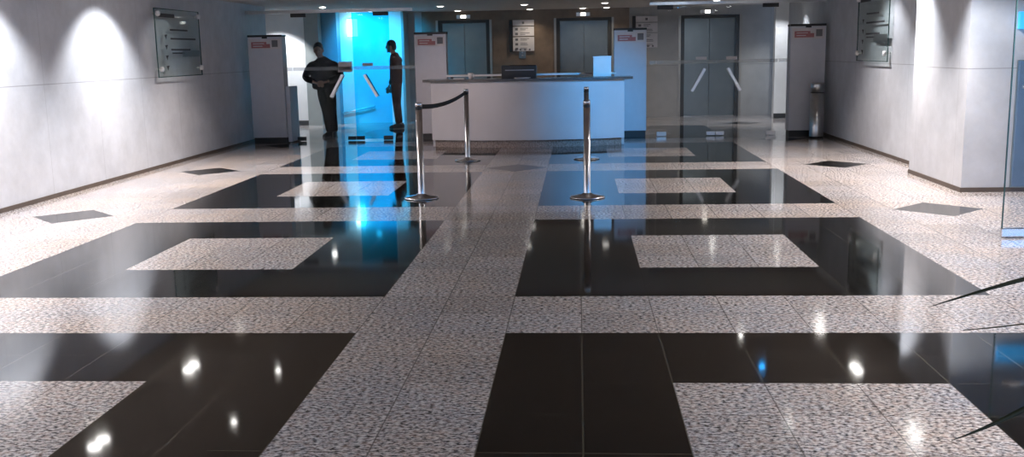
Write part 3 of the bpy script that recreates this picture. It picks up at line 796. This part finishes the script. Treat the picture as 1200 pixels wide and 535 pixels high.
def person(name, label, loc, rz, J, cloth_top, cloth_low, wide=1.):
    t = thing(name, label, 'person', loc, rz)
    V = lambda k: tuple(J[k])
    mid = lambda a, b, f=.5: tuple(Vector(J[a]).lerp(Vector(J[b]), f))
    hd = Vector(J['head'])
    # --- body (one continuous surface)
    torso = [(V('pelvis'), .13, .09), (mid('pelvis','chest'), .11, .08), (V('chest'), .11, .075), (V('neck'), .056, .054), (tuple(hd+Vector((0,.012,-.07))), .055, .06)]
    ch = [torso]
    for s in 'LR':
        ch.append([(V('chest'), .09, .07), (V('sh'+s), .052, .052), (mid('sh'+s,'el'+s), .047, .047), (V('el'+s), .039, .039), (mid('el'+s,'wr'+s,.35), .038, .038), (V('wr'+s), .027, .024)])
        ch.append([(V('pelvis'), .14, .105), (V('hip'+s), .088, .09), (mid('hip'+s,'kn'+s), .075, .078), (V('kn'+s), .055, .057), (mid('kn'+s,'an'+s,.35), .05, .053), (V('an'+s), .036, .038)])
        a = Vector(J['an'+s]); fd = Vector(J['foot'+s]).normalized()
        ch.append([(tuple(a), .036, .038), (tuple(a+fd*.05+Vector((0,0,-.04))), .035, .03), (tuple(a+fd*.15+Vector((0,0,-.06))), .034, .018)])
    parts = [skin_mesh([c], 2) for c in ch]
    tilt = Euler(J['tilt']).to_matrix().to_4x4(); hm = Matrix.Translation(hd) @ tilt
    hs = J.get('hs', 1.); hm = hm @ Matrix.Scale(hs, 4); h = MB(); h.ball((0,0,.012), .073, .092, .108, 28); h.ball((0,-.022,-.055), .056, .062, .062, 20)       # skull and jaw
    h.ball((0,-.092,-.012), .013, .020, .026, 12); h.ball((0,-.078,.026), .052, .018, .012, 12)              # nose, brow
    h.ball((0,-.080,-.062), .024, .014, .008, 12); h.ball((0,-.075,-.098), .022, .018, .016, 12)             # mouth, chin
    for sx in (-1, 1): h.ball((sx*.076,.008,-.01), .010, .020, .032, 12)                                      # ears
    bmesh.ops.transform(h.bm, matrix=hm, verts=h.bm.verts[:])
    parts.append(mesh_of(h))
    for s in 'LR':
        for c in hand(*J['hand'+s]): parts.append(skin_mesh([c], 1))
    body = fuse(parts, .0062, 'body', 'skin', t, 3)
    for sx in (-1, 1):
        e = MB(); e.ball((sx*.031,-.080,.006), .012, .009, .008, 12)
        bmesh.ops.transform(e.bm, matrix=hm, verts=e.bm.verts[:]); e.build('eye', 'eye', t)
    # --- hair
    hr = MB(); hr.ball((0,.012,.038), .080, .094, .096, 28); hr.ball((0,.055,-.01), .070, .055, .075, 20)
    for v in list(hr.bm.verts):
        if v.co.y < -.055 and v.co.z < .055: v.co.y = -.050
    bmesh.ops.transform(hr.bm, matrix=hm, verts=hr.bm.verts[:]); hr.build('hair', 'hair', t)
    # --- jacket
    hem = Vector(J['pelvis']) + Vector((0,0,-.10))
    ja = [[(tuple(hem), .185*wide, .135), (V('pelvis'), .185*wide, .135), (mid('pelvis','chest'), .18*wide, .135), (V('chest'), .205*wide, .14), (mid('chest','neck',.62), .15*wide, .115), (mid('chest','neck',.97), .086, .084), (mid('neck','head',.12), .078, .078)]]
    for s in 'LR':
        ja.append([(V('chest'), .19*wide, .14), (V('sh'+s), .088*wide, .085), (mid('sh'+s,'el'+s), .075*wide, .072), (V('el'+s), .066*wide, .064), (mid('el'+s,'wr'+s), .056, .056), (mid('el'+s,'wr'+s,.93), .043, .043)])
    fuse([skin_mesh([c], 2) for c in ja], .011, 'jacket', cloth_top, t, 3)
    # --- trousers
    tr = [[(tuple(Vector(J['pelvis'])+Vector((0,0,.03))), .15, .115), (tuple(hem), .155, .12)]]
    for s in 'LR':
        tr.append([(V('pelvis'), .14, .11), (V('hip'+s), .105, .108), (mid('hip'+s,'kn'+s), .093, .096), (V('kn'+s), .076, .08), (mid('kn'+s,'an'+s), .070, .074), (tuple(Vector(J['an'+s])+Vector((0,0,-.02))), .062, .066)])
    fuse([skin_mesh([c], 2) for c in tr], .011, 'trousers', cloth_low, t, 3)
    # --- shoes
    for s in 'LR':
        a = Vector(J['an'+s]); fd = Vector(J['foot'+s]).normalized(); sh = MB()
        ang = math.atan2(fd.y, fd.x)+PI/2
        g = Matrix.Translation((a.x, a.y, 0)) @ Matrix.Rotation(ang, 4, 'Z')
        n = 20
        def ring(z, gx, l0, l1):
            pts = []
            for k in range(n):
                q = 2*PI*k/n; y = (l0 if math.sin(q) > 0 else l1)*math.sin(q)
                wx = gx*math.cos(q)*(1-.15*max(0,math.sin(q)))
                pts.append(sh.bm.verts.new(g @ Vector((wx, y, z))))
            return pts
        rs = [ring(.001,.046,.085,.185), ring(.022,.05,.09,.19), ring(.05,.048,.088,.175), ring(.075,.042,.08,.11), ring(.10,.040,.06,.055)]
        for p, q in zip(rs, rs[1:]):
            for k in range(n):
                f = sh.bm.faces.new((p[k], p[(k+1)%n], q[(k+1)%n], q[k])); f.smooth = True
        sh.bm.faces.new(rs[0][::-1]); sh.bm.faces.new(rs[-1])
        sh.build('shoe', 'shoe', t)
    return t
J1 = dict(pelvis=(-.045,.0,.93), chest=(-.075,.01,1.215), neck=(-.095,-.005,1.42), head=(-.13,-.04,1.55), tilt=(.16,-.06,.05), hs=1.08,
          shL=(-.275,.01,1.325), shR=(.125,.01,1.325), elL=(-.435,.05,1.06), elR=(.26,.05,1.075), wrL=(-.20,-.17,.985), wrR=(.03,-.17,.995),
          hipL=(-.13,0,.86), hipR=(.045,0,.86), knL=(-.055,-.01,.47), knR=(.06,.0,.47), anL=(-.02,.03,.085), anR=(.075,.03,.085),
          footL=(-.55,-1,0), footR=(.25,-1,0),
          handL=((-.20,-.17,.985),(-.135,-.19,.965),(.9,-.15,-.35),(.3,-.2,.9),(.1,.8,-.3)),
          handR=((.03,-.17,.995),(-.03,-.23,.975),(-.9,-.05,-.35),(-.3,-.2,.9),(-.1,.7,-.4)))
person('person', 'person in dark jacket and trousers standing behind the left glass doors', (-3.70, 12.86, 0), .0, J1, 'jacket', 'trousers', 1.45)
J2 = dict(pelvis=(0,.0,.93), chest=(0,.01,1.26), neck=(0,-.02,1.46), head=(0,-.08,1.60), tilt=(.05,0,0),
          shL=(-.18,.01,1.39), shR=(.18,.01,1.39), elL=(-.23,.04,1.09), elR=(.23,.04,1.09), wrL=(-.20,-.10,.86), wrR=(.20,-.10,.86),
          hipL=(-.085,0,.87), hipR=(.085,0,.87), knL=(-.09,-.01,.48), knR=(.09,.0,.48), anL=(-.09,.03,.085), anR=(.09,.03,.085),
          footL=(-.1,-1,0), footR=(.1,-1,0),
          handL=((-.20,-.10,.86),(-.195,-.125,.80),(0,-.25,-1),(.25,-.95,.2),(.9,.1,-.1)),
          handR=((.20,-.10,.86),(.195,-.125,.80),(0,-.25,-1),(-.25,-.95,.2),(-.9,.1,-.1)))
person('person', 'person in dark brown clothes seen from the side behind the cyan door edge', (-2.80, 14.75, 0), -PI/2, J2, 'brown_cloth', 'brown_cloth', .95)

# ------------------------------------------------------------------ world: dim bluish daylight from the open entrance behind the camera
w = bpy.data.worlds.new('world'); SC.world = w; w.use_nodes = True
bg = w.node_tree.nodes['Background']; bg.inputs[0].default_value = (.50, .68, 1, 1); bg.inputs[1].default_value = .95

# ------------------------------------------------------------------ camera
f_, yaw, pitch, roll = 1174.3725, -.067910, .174633, -.019220
cy_, sy_ = math.cos(yaw), math.sin(yaw); cp, sp_ = math.cos(pitch), math.sin(pitch)
fw = Vector((sy_*cp, cy_*cp, -sp_)); r_ = Vector((cy_, -sy_, 0)); u_ = r_.cross(fw)
c, s = math.cos(roll), math.sin(roll)
r2 = c*r_ + s*u_; u2 = -s*r_ + c*u_
cam = bpy.data.cameras.new('camera'); cam.sensor_width = 36; cam.lens = f_/1200*36; cam.clip_end = 100
co = bpy.data.objects.new('camera', cam); COL.objects.link(co)
mw = Matrix((( r2.x, u2.x, -fw.x, .79065), (r2.y, u2.y, -fw.y, -5.09858), (r2.z, u2.z, -fw.z, 1.46087), (0,0,0,1)))
co.matrix_world = mw
SC.camera = co

vs = SC.view_settings
SC.display_settings.display_device = 'sRGB'
vs.view_transform = 'Standard'; vs.look = 'None'; vs.gamma = 1; vs.use_curve_mapping = False
vs.exposure = 0.0
SC.cycles.use_denoising = True
SC.cycles.max_bounces = 8; SC.cycles.transparent_max_bounces = 16
SC.cycles.sample_clamp_indirect = 6
SC.cycles.caustics_reflective = False; SC.cycles.caustics_refractive = False
